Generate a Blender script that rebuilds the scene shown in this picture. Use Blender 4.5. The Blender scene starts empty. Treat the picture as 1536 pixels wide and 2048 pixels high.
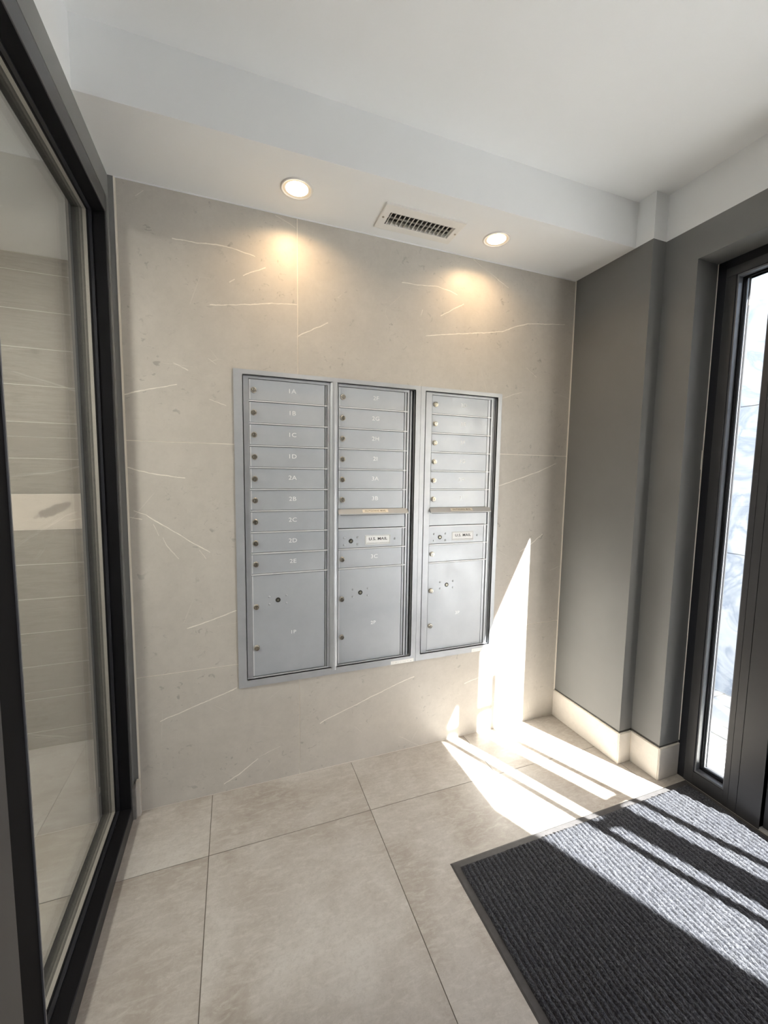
import bpy, bmesh, math, random
from mathutils import Vector, Matrix, Euler

random.seed(7)
S = bpy.context.scene
COL = S.collection

# ------------------------------------------------------------------ camera
cam_d = bpy.data.cameras.new('camera')
cam_d.lens = 818.4 / 2048 * 36.0
cam_d.sensor_width = 36.0
cam_d.clip_start = 0.02
cam = bpy.data.objects.new('camera', cam_d)
COL.objects.link(cam)
RX = Vector((0.938386, -0.345301, 0.014101))
UX = Vector((0.018158, 0.090010, 0.995775))
FX = Vector((0.345112, 0.934166, -0.090734))
m3 = Matrix((RX, UX, -FX)).transposed()
cam.matrix_world = Matrix.Translation((0.372, -1.7716, 1.3683)) @ m3.to_4x4()
S.camera = cam

# ------------------------------------------------------------------ world, sun, exposure
EXPO = 0.56
SKY_STRENGTH = 0.62
SUN_STRENGTH = 70.0
world = bpy.data.worlds.new('sky')
S.world = world
world.use_nodes = True
wn = world.node_tree
wn.nodes.clear()
wo = wn.nodes.new('ShaderNodeOutputWorld')
wb = wn.nodes.new('ShaderNodeBackground')
sky = wn.nodes.new('ShaderNodeTexSky')
sky.sky_type = 'NISHITA'
sky.sun_disc = False
sky.sun_elevation = math.radians(40.5)
sky.sun_rotation = math.radians(156)
sky.air_density = 1.0
sky.dust_density = 2.0
sky.ozone_density = 1.0
wb.inputs['Strength'].default_value = SKY_STRENGTH
wn.links.new(sky.outputs[0], wb.inputs['Color'])
wn.links.new(wb.outputs[0], wo.inputs[0])

SUN_DIR = Vector((-0.45, 1.0, -0.936)).normalized()
sd = bpy.data.lights.new('sun', 'SUN')
sd.energy = SUN_STRENGTH
sd.color = (1.0, 0.985, 0.95)
sd.angle = math.radians(0.5)
sun = bpy.data.objects.new('sun', sd)
COL.objects.link(sun)
sun.rotation_euler = SUN_DIR.to_track_quat('-Z', 'Y').to_euler()
sun.location = (6, -8, 8)

# light portal at the glazed entrance (guides sky sampling only, gives no light of its own)
pd = bpy.data.lights.new('entrance_portal', 'AREA')
pd.shape = 'RECTANGLE'; pd.size = 2.3; pd.size_y = 2.2
pd.cycles.is_portal = True
po = bpy.data.objects.new('entrance_portal', pd)
COL.objects.link(po)
po.location = (2.46, -1.68, 1.12)
po.rotation_euler = (0, math.radians(90), 0)

S.view_settings.view_transform = 'Standard'
S.view_settings.look = 'None'
S.view_settings.exposure = EXPO
S.view_settings.gamma = 1.0
S.view_settings.use_curve_mapping = False
S.cycles.max_bounces = 12
S.cycles.diffuse_bounces = 6
S.cycles.glossy_bounces = 5
S.cycles.transmission_bounces = 8
S.cycles.transparent_max_bounces = 16
S.cycles.sample_clamp_indirect = 6.0
S.cycles.caustics_reflective = False
S.cycles.caustics_refractive = False
S.cycles.use_denoising = True

# ------------------------------------------------------------------ measured sizes (metres)
W = 2.087          # right wall, first section
W2 = 2.165         # right wall, set-back section
H = 2.396          # underside of the soffit / top of the dark paint
HC = 2.588         # ceiling
SOF = -0.34        # front of the soffit
YB = -3.40         # wall behind the camera
FX0 = 2.29         # inner face of the entrance frame
HY = 0.592         # far wall of the hall behind the left glazing
CX, CY, CZ = 0.372, -1.7716, 1.3683

# ------------------------------------------------------------------ helpers
WLOC = {}

def obj(name, mesh, m=None, parent=None, loc=(0, 0, 0), rot=None, bevel=0, label=None, kind=None, cat=None, group=None, smooth=False):
    o = bpy.data.objects.new(name, mesh)
    COL.objects.link(o)
    o.location = loc
    if rot: o.rotation_euler = rot
    if parent is not None:
        o.parent = parent
        o.matrix_parent_inverse = Matrix.Translation(-Vector(WLOC[parent.name]))
    WLOC[o.name] = Vector(loc)
    if m is not None and mesh is not None and len(mesh.materials) == 0:
        mesh.materials.append(m)
    if bevel:
        b = o.modifiers.new('bevel', 'BEVEL'); b.width = bevel; b.segments = 2; b.limit_method = 'ANGLE'
    if smooth and mesh is not None:
        for p in mesh.polygons: p.use_smooth = True
    for k, v in (('label', label), ('kind', kind), ('category', cat), ('group', group)):
        if v: o[k] = v
    return o

def empty(name, loc, **kw):
    o = obj(name, None, None, None, loc, **kw)
    o.empty_display_size = 0.05
    return o

def boxes(*bs, name='box'):
    vs, fs = [], []
    for (x0, y0, z0, x1, y1, z1) in bs:
        if x1 < x0: x0, x1 = x1, x0
        if y1 < y0: y0, y1 = y1, y0
        if z1 < z0: z0, z1 = z1, z0
        n = len(vs)
        vs += [(x0, y0, z0), (x1, y0, z0), (x1, y1, z0), (x0, y1, z0), (x0, y0, z1), (x1, y0, z1), (x1, y1, z1), (x0, y1, z1)]
        fs += [tuple(n + i for i in f) for f in ((0, 3, 2, 1), (4, 5, 6, 7), (0, 1, 5, 4), (1, 2, 6, 5), (2, 3, 7, 6), (3, 0, 4, 7))]
    me = bpy.data.meshes.new(name)
    me.from_pydata(vs, [], fs); me.update()
    return me

def cyl(p0, p1, r0, r1=None, seg=24, cap=True):
    """one (tapered) cylinder as vertex/face lists"""
    r1 = r0 if r1 is None else r1
    p0, p1 = Vector(p0), Vector(p1)
    a = (p1 - p0).normalized()
    u = a.orthogonal().normalized(); v = a.cross(u)
    vs = []
    for p, r in ((p0, r0), (p1, r1)):
        for i in range(seg):
            t = 2 * math.pi * i / seg
            vs.append(p + u * math.cos(t) * r + v * math.sin(t) * r)
    fs = [(i, (i + 1) % seg, seg + (i + 1) % seg, seg + i) for i in range(seg)]
    if cap:
        fs += [tuple(range(seg))[::-1], tuple(range(seg, 2 * seg))]
    return vs, fs

def join(parts, name='mesh'):
    vs, fs = [], []
    for v, f in parts:
        n = len(vs); vs += [tuple(q) for q in v]; fs += [tuple(n + i for i in g) for g in f]
    me = bpy.data.meshes.new(name)
    me.from_pydata(vs, [], fs); me.update()
    bm = bmesh.new(); bm.from_mesh(me); bmesh.ops.recalc_face_normals(bm, faces=bm.faces); bm.to_mesh(me); bm.free()
    return me

def lathe(profile, origin, axis='Y-', seg=32, close=True):
    """profile [(radius, height)] turned about an axis; height grows along the axis"""
    ax = {'Y-': (Vector((0, -1, 0)), Vector((1, 0, 0))), 'Z-': (Vector((0, 0, -1)), Vector((1, 0, 0))), 'X-': (Vector((-1, 0, 0)), Vector((0, 1, 0)))}[axis]
    a, u = ax; v = a.cross(u); o = Vector(origin)
    vs, fs = [], []
    for r, h in profile:
        for i in range(seg):
            t = 2 * math.pi * i / seg
            vs.append(o + a * h + (u * math.cos(t) + v * math.sin(t)) * r)
    n = len(profile)
    for k in range(n - 1):
        for i in range(seg):
            j = (i + 1) % seg
            fs.append((k * seg + i, k * seg + j, (k + 1) * seg + j, (k + 1) * seg + i))
    if close:
        fs.append(tuple(range(seg))[::-1]); fs.append(tuple((n - 1) * seg + i for i in range(seg)))
    return vs, fs

def rect_minus(rect, hole):
    """rectangle minus a rectangle, as rectangles (a0,b0,a1,b1)"""
    a0, b0, a1, b1 = rect; c0, d0, c1, d1 = hole
    c0, c1 = max(a0, c0), min(a1, c1); d0, d1 = max(b0, d0), min(b1, d1)
    if c0 >= c1 or d0 >= d1: return [rect]
    out = []
    if d0 > b0: out.append((a0, b0, a1, d0))
    if d1 < b1: out.append((a0, d1, a1, b1))
    if c0 > a0: out.append((a0, d0, c0, d1))
    if c1 < a1: out.append((c1, d0, a1, d1))
    return out

def text_mesh(body, size, loc, align='CENTER', bold=0.0, depth=0.0004, face='Y-', sx=1.0):
    cu = bpy.data.curves.new('text', 'FONT')
    cu.body = body; cu.size = size; cu.align_x = align; cu.align_y = 'CENTER'
    cu.extrude = depth; cu.offset = bold; cu.space_character = 1.05; cu.resolution_u = 3
    t = bpy.data.objects.new('text', cu); COL.objects.link(t)
    bpy.context.view_layer.update()
    me = bpy.data.meshes.new_from_object(t.evaluated_get(bpy.context.evaluated_depsgraph_get()))
    bpy.data.objects.remove(t)
    me.transform(Matrix.Diagonal((sx, 1, 1, 1)))
    me.transform(Matrix.Rotation(math.radians(90), 4, 'X'))
    me.transform(Matrix.Translation(loc))
    me.materials.clear()
    return me

# ------------------------------------------------------------------ materials
def mat(name, color=(0.5, 0.5, 0.5), rough=0.5, metal=0.0, spec=0.5, emit=None, estr=1.0):
    m = bpy.data.materials.new(name); m.use_nodes = True
    b = m.node_tree.nodes['Principled BSDF']
    b.inputs['Base Color'].default_value = (*color, 1)
    b.inputs['Roughness'].default_value = rough
    b.inputs['Metallic'].default_value = metal
    b.inputs['Specular IOR Level'].default_value = spec
    if emit:
        b.inputs['Emission Color'].default_value = (*emit, 1)
        b.inputs['Emission Strength'].default_value = estr
    return m

class NT:
    def __init__(s, m):
        s.t = m.node_tree; s.b = s.t.nodes['Principled BSDF']
    def n(s, typ, **kw):
        x = s.t.nodes.new(typ)
        for k, v in kw.items():
            if k.startswith('_'): setattr(x, k[1:], v)
        return x
    def l(s, a, b): s.t.links.new(a, b)
    def coord(s, kind='Object', scale=(1, 1, 1), rot=(0, 0, 0)):
        tc = s.n('ShaderNodeTexCoord'); mp = s.n('ShaderNodeMapping')
        mp.inputs['Scale'].default_value = scale; mp.inputs['Rotation'].default_value = rot
        s.l(tc.outputs[kind], mp.inputs['Vector']); return mp.outputs[0]
    def noise(s, vec, scale=5, detail=6, rough=0.6, dist=0.0):
        x = s.n('ShaderNodeTexNoise'); x.inputs['Scale'].default_value = scale; x.inputs['Detail'].default_value = detail
        x.inputs['Roughness'].default_value = rough; x.inputs['Distortion'].default_value = dist
        if vec is not None: s.l(vec, x.inputs['Vector'])
        return x.outputs['Fac']
    def ramp(s, fac, stops):
        r = s.n('ShaderNodeValToRGB'); e = r.color_ramp.elements
        while len(e) < len(stops): e.new(0.5)
        for i, (p, c) in enumerate(stops):
            e[i].position = p; e[i].color = (*c, 1) if len(c) == 3 else c
        s.l(fac, r.inputs['Fac']); return r.outputs['Color']
    def mix(s, fac, a, b, mode='MIX'):
        x = s.n('ShaderNodeMix'); x.data_type = 'RGBA'; x.blend_type = mode
        for v, i in ((fac, 0), (a, 6), (b, 7)):
            if isinstance(v, (int, float)): x.inputs[i].default_value = v
            elif isinstance(v, tuple): x.inputs[i].default_value = (*v, 1) if len(v) == 3 else v
            else: s.l(v, x.inputs[i])
        return x.outputs[2]
    def math(s, op, a, b=None, c=None, clamp=False):
        x = s.n('ShaderNodeMath'); x.operation = op; x.use_clamp = clamp
        for i, v in enumerate((a, b, c)):
            if v is None: continue
            if isinstance(v, (int, float)): x.inputs[i].default_value = v
            else: s.l(v, x.inputs[i])
        return x.outputs[0]
    def maprange(s, v, a, b, c, d):
        x = s.n('ShaderNodeMapRange'); x.clamp = True
        for i, q in enumerate((a, b, c, d)): x.inputs[1 + i].default_value = q
        s.l(v, x.inputs[0]); return x.outputs[0]
    def bump(s, h, strength=0.2, dist=0.01):
        b = s.n('ShaderNodeBump'); b.inputs['Strength'].default_value = strength; b.inputs['Distance'].default_value = dist
        s.l(h, b.inputs['Height']); s.l(b.outputs[0], s.b.inputs['Normal'])

def speckled(name, color, rough=0.55, amt=0.08, scale=4, bump=0.05, metal=0.0, spec=0.5, fine=260):
    m = mat(name, color, rough, metal, spec); t = NT(m); v = t.coord()
    f = t.noise(v, scale, 5, 0.6)
    lo = tuple(c * (1 - amt) for c in color); hi = tuple(min(1, c * (1 + amt)) for c in color)
    t.l(t.ramp(f, [(0.3, lo), (0.7, hi)]), t.b.inputs['Base Color'])
    t.bump(t.noise(v, fine, 3, 0.6), bump, 0.002)
    return m

WHITE = speckled('white_paint', (0.82, 0.83, 0.835), 0.7, 0.015, 2.5, 0.06, fine=140)
DARK = speckled('dark_grey_paint', (0.175, 0.175, 0.172), 0.55, 0.05, 3, 0.08, spec=0.4, fine=140)
GROUT = speckled('pale_grout', (0.80, 0.75, 0.67), 0.8, 0.03, 20)
FGROUT = speckled('floor_grout', (0.13, 0.115, 0.10), 0.85, 0.1, 20)
FRAME = speckled('black_aluminium', (0.014, 0.015, 0.019), 0.36, 0.12, 6, 0.03, spec=0.35)
FRAME2 = speckled('charcoal_aluminium', (0.034, 0.034, 0.037), 0.36, 0.1, 6, 0.03, spec=0.5)
BEAD = speckled('grey_glazing_bead', (0.11, 0.115, 0.13), 0.3, 0.05, 6, 0.02, spec=0.6)
GASKET = mat('black_gasket', (0.003, 0.003, 0.004), 0.8, 0, 0.15)
SPACER = mat('aluminium_spacer', (0.60, 0.56, 0.50), 0.5, 0.0)
STEEL = mat('brushed_steel', (0.43, 0.435, 0.44), 0.55, 0.35)
NICKEL = mat('nickel_lock', (0.58, 0.54, 0.47), 0.25, 0.9)
DARKHOLE = mat('dark_keyhole', (0.02, 0.02, 0.015), 0.5)
BRASS = mat('dark_lock_core', (0.25, 0.24, 0.20), 0.35, 0.9)
LETTER = mat('white_engraving', (0.93, 0.93, 0.93), 0.7)
INK = mat('black_ink', (0.03, 0.03, 0.035), 0.6)
STICKER = mat('white_sticker', (0.82, 0.82, 0.80), 0.5)
DUCT = speckled('galvanised_duct', (0.20, 0.19, 0.18), 0.6, 0.2, 30)
RUBBER = speckled('mat_rubber', (0.052, 0.050, 0.051), 0.62, 0.15, 60, 0.2)

# silver powder coated cabinet
SILVER = mat('silver_powder_coat', (0.55, 0.58, 0.62), 0.42, 0.35, 0.5)
t = NT(SILVER); v = t.coord(); f = t.noise(v, 3.0, 6, 0.65)
t.l(t.ramp(f, [(0.3, (0.42, 0.445, 0.485)), (0.7, (0.50, 0.525, 0.56))]), t.b.inputs['Base Color'])
t.bump(t.noise(v, 900, 2, 0.5), 0.08, 0.0006)
t.l(t.maprange(t.noise(v, 9, 4), 0.3, 0.7, 0.36, 0.5), t.b.inputs['Roughness'])
SILVER2 = mat('silver_frame_anodised', (0.50, 0.52, 0.55), 0.38, 0.45, 0.5)
t = NT(SILVER2); v = t.coord(); f = t.noise(v, 7.0, 5, 0.65)
t.l(t.ramp(f, [(0.3, (0.42, 0.44, 0.475)), (0.7, (0.50, 0.52, 0.55))]), t.b.inputs['Base Color'])
t.bump(t.noise(v, 700, 2, 0.5), 0.06, 0.0006)

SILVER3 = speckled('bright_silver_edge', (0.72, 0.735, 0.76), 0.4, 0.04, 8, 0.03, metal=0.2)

# --- veined stone look porcelain (veins are polylines printed on the tile, in wall coordinates x,z)
VEINS = [[(0.179, 2.226), (0.264, 2.228), (0.348, 2.235), (0.412, 2.228), (0.468, 2.217)], [(0.373, 2.104), (0.393, 2.118)], [(0.426, 2.138), (0.467, 2.161), (0.509, 2.183)],
 [(0.302, 2.008), (0.439, 2.03), (0.529, 2.049), (0.632, 2.059)], [(0.55, 2.388), (0.628, 2.358)], [(0.17, 1.779), (0.217, 1.756)], [(0.0, 1.648), (0.076, 1.671), (0.177, 1.699)],
 [(0.29, 1.807), (0.319, 1.789)], [(0.291, 1.654), (0.351, 1.632)], [(0.065, 2.348), (0.078, 2.358), (0.09, 2.371)], [(-0.008, 1.386), (0.07, 1.362), (0.196, 1.344)],
 [(-0.008, 1.199), (0.045, 1.186)], [(0.019, 1.218), (0.057, 1.203), (0.103, 1.169), (0.163, 1.13), (0.207, 1.093), (0.281, 1.047)], [(0.081, 1.165), (0.099, 1.122)],
 [(0.114, 1.112), (0.126, 1.081), (0.165, 1.026)], [(0.241, 1.058), (0.264, 1.019)], [(0.189, 0.74), (0.298, 0.77), (0.375, 0.794)],
 [(0.08, 0.368), (0.17, 0.396), (0.274, 0.427), (0.338, 0.445), (0.37, 0.459)], [(0.314, 0.037), (0.375, 0.067), (0.424, 0.099), (0.453, 0.12)], [(0.461, 0.128), (0.549, 0.156)],
 [(0.635, 1.934), (0.699, 1.972), (0.761, 2.005)], [(1.099, 2.225), (1.18, 2.227), (1.272, 2.236), (1.339, 2.228), (1.378, 2.216)], [(1.295, 2.109), (1.342, 2.139), (1.414, 2.178)],
 [(1.222, 2.011), (1.394, 2.041), (1.556, 2.067), (1.641, 2.084), (1.704, 2.113), (1.792, 2.141), (2.025, 2.169)], [(1.461, 2.389), (1.663, 2.294)], [(1.192, 2.097), (1.201, 2.122)],
 [(1.716, 1.783), (1.771, 1.8)], [(1.793, 1.922), (1.859, 1.883)], [(1.651, 1.318), (1.782, 1.359), (1.91, 1.399), (2.015, 1.441)], [(1.653, 1.76), (1.768, 1.798)],
 [(0.728, 0.226), (0.758, 0.24), (0.832, 0.263), (0.94, 0.297), (1.018, 0.322), (1.109, 0.351), (1.198, 0.373)], [(1.488, 0.289), (1.588, 0.308)], [(1.126, 0.075), (1.231, 0.004)],
 [(1.804, 0.97), (1.874, 1.007), (1.948, 1.059)], [(2.013, 0.853), (2.09, 0.878)], [(1.65, 0.512), (1.693, 0.553)]]
FAINT = {1, 4, 5, 7, 8, 9, 12 + 1, 14, 15, 19, 24, 25, 26, 27, 29, 32, 34}

def seg_group():
    g = bpy.data.node_groups.new('vein_distance', 'ShaderNodeTree')
    for nm, io, ty in (('P', 'INPUT', 'NodeSocketVector'), ('A', 'INPUT', 'NodeSocketVector'), ('BA', 'INPUT', 'NodeSocketVector'),
                       ('Inv', 'INPUT', 'NodeSocketFloat'), ('Add', 'INPUT', 'NodeSocketFloat'), ('Prev', 'INPUT', 'NodeSocketFloat'), ('D', 'OUTPUT', 'NodeSocketFloat')):
        g.interface.new_socket(nm, in_out=io, socket_type=ty)
    gi = g.nodes.new('NodeGroupInput'); go = g.nodes.new('NodeGroupOutput'); L = g.links.new
    def vm(op, *ins):
        x = g.nodes.new('ShaderNodeVectorMath'); x.operation = op
        for i, q in enumerate(ins): L(q, x.inputs[i])
        return x
    pa = vm('SUBTRACT', gi.outputs['P'], gi.outputs['A'])
    dot = vm('DOT_PRODUCT', pa.outputs[0], gi.outputs['BA'])
    h = g.nodes.new('ShaderNodeMath'); h.operation = 'MULTIPLY'; h.use_clamp = True
    L(dot.outputs['Value'], h.inputs[0]); L(gi.outputs['Inv'], h.inputs[1])
    sc = g.nodes.new('ShaderNodeVectorMath'); sc.operation = 'SCALE'; L(gi.outputs['BA'], sc.inputs[0]); L(h.outputs[0], sc.inputs['Scale'])
    df = vm('SUBTRACT', pa.outputs[0], sc.outputs[0]); ln = vm('LENGTH', df.outputs[0])
    ad = g.nodes.new('ShaderNodeMath'); ad.operation = 'ADD'; L(ln.outputs['Value'], ad.inputs[0]); L(gi.outputs['Add'], ad.inputs[1])
    mn = g.nodes.new('ShaderNodeMath'); mn.operation = 'MINIMUM'; L(ad.outputs[0], mn.inputs[0]); L(gi.outputs['Prev'], mn.inputs[1])
    L(mn.outputs[0], go.inputs['D'])
    return g
SEG = seg_group()

def stone(name, base, veins=None, fleck=1.0, rough=0.42):
    """veins: indices of the printed vein polylines that lie on this tile"""
    m = mat(name, base, rough, 0, 0.5); t = NT(m); v = t.coord()
    big = t.noise(v, 2.2, 6, 0.6)
    col = t.ramp(big, [(0.25, tuple(c * 0.93 for c in base)), (0.75, tuple(c * 1.05 for c in base))])
    # cloudy fine mottling
    col = t.mix(t.maprange(t.noise(v, 34, 8, 0.8), 0.40, 0.68, 0.0, 0.6), col, tuple(c * 0.86 for c in base))
    col = t.mix(t.maprange(t.noise(v, 9, 7, 0.7), 0.45, 0.7, 0.0, 0.5), col, tuple(c * 1.12 for c in base))
    # small dark fossil flecks
    fl = t.noise(t.coord(scale=(1, 1, 1.25), rot=(0, 0.5, 0)), 31, 4, 0.6, 0.9)
    fl2 = t.noise(v, 5, 3, 0.5)
    fm = t.math('MULTIPLY', t.maprange(fl, 0.61, 0.68, 0, 1), t.maprange(fl2, 0.45, 0.6, 0.1, 1))
    col = t.mix(t.math('MULTIPLY', fm, 0.5 * fleck), col, tuple(c * 0.42 for c in base))
    # faint hairlines
    vr = t.n('ShaderNodeTexVoronoi'); vr.feature = 'DISTANCE_TO_EDGE'; vr.inputs['Scale'].default_value = 3.0
    t.l(t.coord(scale=(1, 1, 1.4), rot=(0, 0.7, 0)), vr.inputs['Vector'])
    hl = t.math('MULTIPLY', t.maprange(vr.outputs['Distance'], 0.0, 0.006, 1, 0), t.maprange(t.noise(v, 7, 3), 0.54, 0.66, 0, 0.35))
    col = t.mix(hl, col, tuple(min(1, c * 1.5) for c in base))
    if veins:
        # wobble the coordinates a little so printed veins are not ruler-straight
        nz = t.n('ShaderNodeTexNoise'); nz.inputs['Scale'].default_value = 26; nz.inputs['Detail'].default_value = 4; t.l(v, nz.inputs['Vector'])
        s1 = t.n('ShaderNodeVectorMath'); s1.operation = 'SUBTRACT'; t.l(nz.outputs['Color'], s1.inputs[0]); s1.inputs[1].default_value = (0.5, 0.5, 0.5)
        s2 = t.n('ShaderNodeVectorMath'); s2.operation = 'SCALE'; t.l(s1.outputs[0], s2.inputs[0]); s2.inputs['Scale'].default_value = 0.009
        s3 = t.n('ShaderNodeVectorMath'); s3.operation = 'ADD'; t.l(v, s3.inputs[0]); t.l(s2.outputs[0], s3.inputs[1])
        s4 = t.n('ShaderNodeVectorMath'); s4.operation = 'MULTIPLY'; t.l(s3.outputs[0], s4.inputs[0]); s4.inputs[1].default_value = (1, 0, 1)
        prev = None
        for k in veins:
            pl = VEINS[k]
            for a, b in zip(pl, pl[1:]):
                g = t.n('ShaderNodeGroup'); g.node_tree = SEG
                t.l(s4.outputs[0], g.inputs['P'])
                g.inputs['A'].default_value = (a[0], 0, a[1])
                ba = (b[0] - a[0], 0, b[1] - a[1]); g.inputs['BA'].default_value = ba
                g.inputs['Inv'].default_value = 1 / (ba[0] ** 2 + ba[2] ** 2)
                g.inputs['Add'].default_value = 0.0011 if k in FAINT else 0.0
                if prev is None: g.inputs['Prev'].default_value = 1.0
                else: t.l(prev, g.inputs['Prev'])
                prev = g.outputs['D']
        wid = t.maprange(t.noise(v, 12, 3), 0.3, 0.7, 0.0011, 0.0027)
        q = t.math('DIVIDE', prev, wid)
        q = t.math('SUBTRACT', 1.0, t.math('MULTIPLY', q, 0.72), clamp=True)
        q = t.math('MULTIPLY', q, t.maprange(t.noise(v, 34, 2), 0.3, 0.55, 0.55, 1.0))
        col = t.mix(q, col, (0.88, 0.84, 0.76))
    t.l(col, t.b.inputs['Base Color'])
    t.bump(t.noise(v, 60, 4), 0.03, 0.002)
    return m

STONE_BASE = (0.50, 0.468, 0.425)
SKIRT = stone('stone_skirting', (0.58, 0.54, 0.49), veins=None, fleck=0.5)

# concrete-look floor porcelain
def floor_material():
    m = mat('concrete_floor_tile', (0.5, 0.46, 0.41), 0.42); t = NT(m); v = t.coord()
    oi = t.n('ShaderNodeObjectInfo')
    off = t.n('ShaderNodeVectorMath'); off.operation = 'ADD'; t.l(v, off.inputs[0])
    sc = t.n('ShaderNodeVectorMath'); sc.operation = 'SCALE'; sc.inputs[0].default_value = (7, 3, 0); t.l(oi.outputs['Random'], sc.inputs['Scale'])
    t.l(sc.outputs[0], off.inputs[1]); v2 = off.outputs[0]
    col = t.ramp(t.noise(v2, 2.4, 8, 0.66, 0.4), [(0.32, (0.275, 0.238, 0.202)), (0.5, (0.385, 0.355, 0.318)), (0.68, (0.48, 0.46, 0.43))])
    mp = t.n('ShaderNodeMapping'); mp.inputs['Scale'].default_value = (3, 9, 1); mp.inputs['Rotation'].default_value = (0, 0, 0.35); t.l(v2, mp.inputs['Vector'])
    col = t.mix(t.maprange(t.noise(mp.outputs[0], 5, 9, 0.78, 0.9), 0.47, 0.70, 0, 0.6), col, (0.56, 0.54, 0.50))
    col = t.mix(t.maprange(t.noise(v2, 60, 7, 0.85), 0.48, 0.68, 0, 0.5), col, (0.30, 0.265, 0.235))
    col = t.mix(t.maprange(t.noise(v2, 12, 5, 0.7, 1.0), 0.64, 0.7, 0, 0.25), col, (0.30, 0.27, 0.24))
    t.l(col, t.b.inputs['Base Color'])
    t.l(t.maprange(t.noise(v2, 7, 5), 0.3, 0.7, 0.34, 0.5), t.b.inputs['Roughness'])
    t.bump(t.noise(v2, 90, 5), 0.04, 0.002)
    return m
FLOORM = floor_material()

def wood_material(name, lo, mid, hi, knot=False):
    m = mat(name, mid, 0.5); t = NT(m)
    v = t.coord(scale=(1.2, 1, 14))
    oi = t.n('ShaderNodeObjectInfo')
    sc = t.n('ShaderNodeVectorMath'); sc.operation = 'SCALE'; sc.inputs[0].default_value = (11, 0, 5); t.l(oi.outputs['Random'], sc.inputs['Scale'])
    ad = t.n('ShaderNodeVectorMath'); ad.operation = 'ADD'; t.l(v, ad.inputs[0]); t.l(sc.outputs[0], ad.inputs[1])
    g = t.noise(ad.outputs[0], 5, 8, 0.65, 1.3)
    col = t.ramp(g, [(0.3, lo), (0.52, mid), (0.72, hi)])
    col = t.mix(t.maprange(oi.outputs['Random'], 0, 1, 0, 0.5), col, lo)
    if knot:
        vv = t.coord(rot=(0, 0.45, 0)); d = t.n('ShaderNodeVectorMath'); d.operation = 'SUBTRACT'
        t.l(vv, d.inputs[0]); kv = Euler((0, 0.45, 0)).to_matrix() @ Vector((-0.43, HY, 1.178)); d.inputs[1].default_value = kv
        s = t.n('ShaderNodeVectorMath'); s.operation = 'MULTIPLY'; t.l(d.outputs[0], s.inputs[0]); s.inputs[1].default_value = (11, 0, 40)
        ln = t.n('ShaderNodeVectorMath'); ln.operation = 'LENGTH'; t.l(s.outputs[0], ln.inputs[0])
        w = t.math('ADD', ln.outputs['Value'], t.math('MULTIPLY', t.noise(t.coord(), 40, 4), 0.9))
        col = t.mix(t.maprange(w, 1.15, 1.4, 0.85, 0), col, (0.16, 0.13, 0.11))
    t.l(col, t.b.inputs['Base Color'])
    return m
WOOD = wood_material('grey_wood_plank', (0.13, 0.112, 0.094), (0.235, 0.205, 0.172), (0.31, 0.272, 0.226))
WOODPALE = wood_material('pale_plank', (0.55, 0.48, 0.41), (0.59, 0.52, 0.445), (0.63, 0.56, 0.48), knot=True)

# clear glass: Fresnel mix of see-through and mirror, so sunlight passes as through real thin glass
def glass_material(name, tint):
    m = bpy.data.materials.new(name); m.use_nodes = True; nt = m.node_tree; nt.nodes.clear(); L = nt.links.new
    o = nt.nodes.new('ShaderNodeOutputMaterial'); mx = nt.nodes.new('ShaderNodeMixShader')
    tr = nt.nodes.new('ShaderNodeBsdfTransparent'); gl = nt.nodes.new('ShaderNodeBsdfGlossy')
    tr.inputs['Color'].default_value = (*tint, 1); gl.inputs['Roughness'].default_value = 0.0; gl.inputs['Color'].default_value = (1, 1, 1, 1)
    ge = nt.nodes.new('ShaderNodeNewGeometry'); dt = nt.nodes.new('ShaderNodeVectorMath'); dt.operation = 'DOT_PRODUCT'
    L(ge.outputs['Incoming'], dt.inputs[0]); L(ge.outputs['Normal'], dt.inputs[1])
    def mth(op, a, b=None):
        x = nt.nodes.new('ShaderNodeMath'); x.operation = op
        for i, v in enumerate((a, b)):
            if v is None: continue
            if isinstance(v, (int, float)): x.inputs[i].default_value = v
            else: L(v, x.inputs[i])
        return x.outputs[0]
    c = mth('ABSOLUTE', dt.outputs['Value'])
    f = mth('ADD', 0.04, mth('MULTIPLY', 0.96, mth('POWER', mth('SUBTRACT', 1.0, c), 5.0)))
    L(f, mx.inputs[0]); L(tr.outputs[0], mx.inputs[1]); L(gl.outputs[0], mx.inputs[2])
    L(mx.outputs[0], o.inputs[0])
    return m
GLASS = glass_material('clear_glass', (0.99, 0.998, 0.994))
GLASSN = glass_material('partition_glass', (0.95, 0.96, 0.955))

def pane(x, y0, y1, z0, z1, name='pane'):
    """a 4 mm sheet of glass whose middle is at x"""
    return boxes((x - 0.002, y0, z0, x + 0.002, y1, z1), name=name)

# ------------------------------------------------------------------ FLOOR
XL = -0.30
fl = obj('floor', boxes((-1.75, YB, -0.05, FX0 + 0.12, HY + 0.02, -0.0015)), FGROUT, kind='structure',
         label='floor of large beige concrete-look porcelain tiles with thin dark joints', cat='floor')
xs = [-1.5634, -0.9534, -0.3434, 0.2666, 0.8766, 1.4888, 2.1000, FX0 + 0.12]
ys = [HY, -0.297, -1.517, -2.737, YB]
G = 0.0013
x0s = [-1.75] + xs
for i in range(len(x0s) - 1):
    for j in range(len(ys) - 1):
        a, b = x0s[i] + G, x0s[i + 1] - G
        c, d = ys[j + 1] + G, ys[j] - G
        obj('floor_tile', boxes((a, c, -0.01, b, d, 0.0)), FLOORM, fl)

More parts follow.
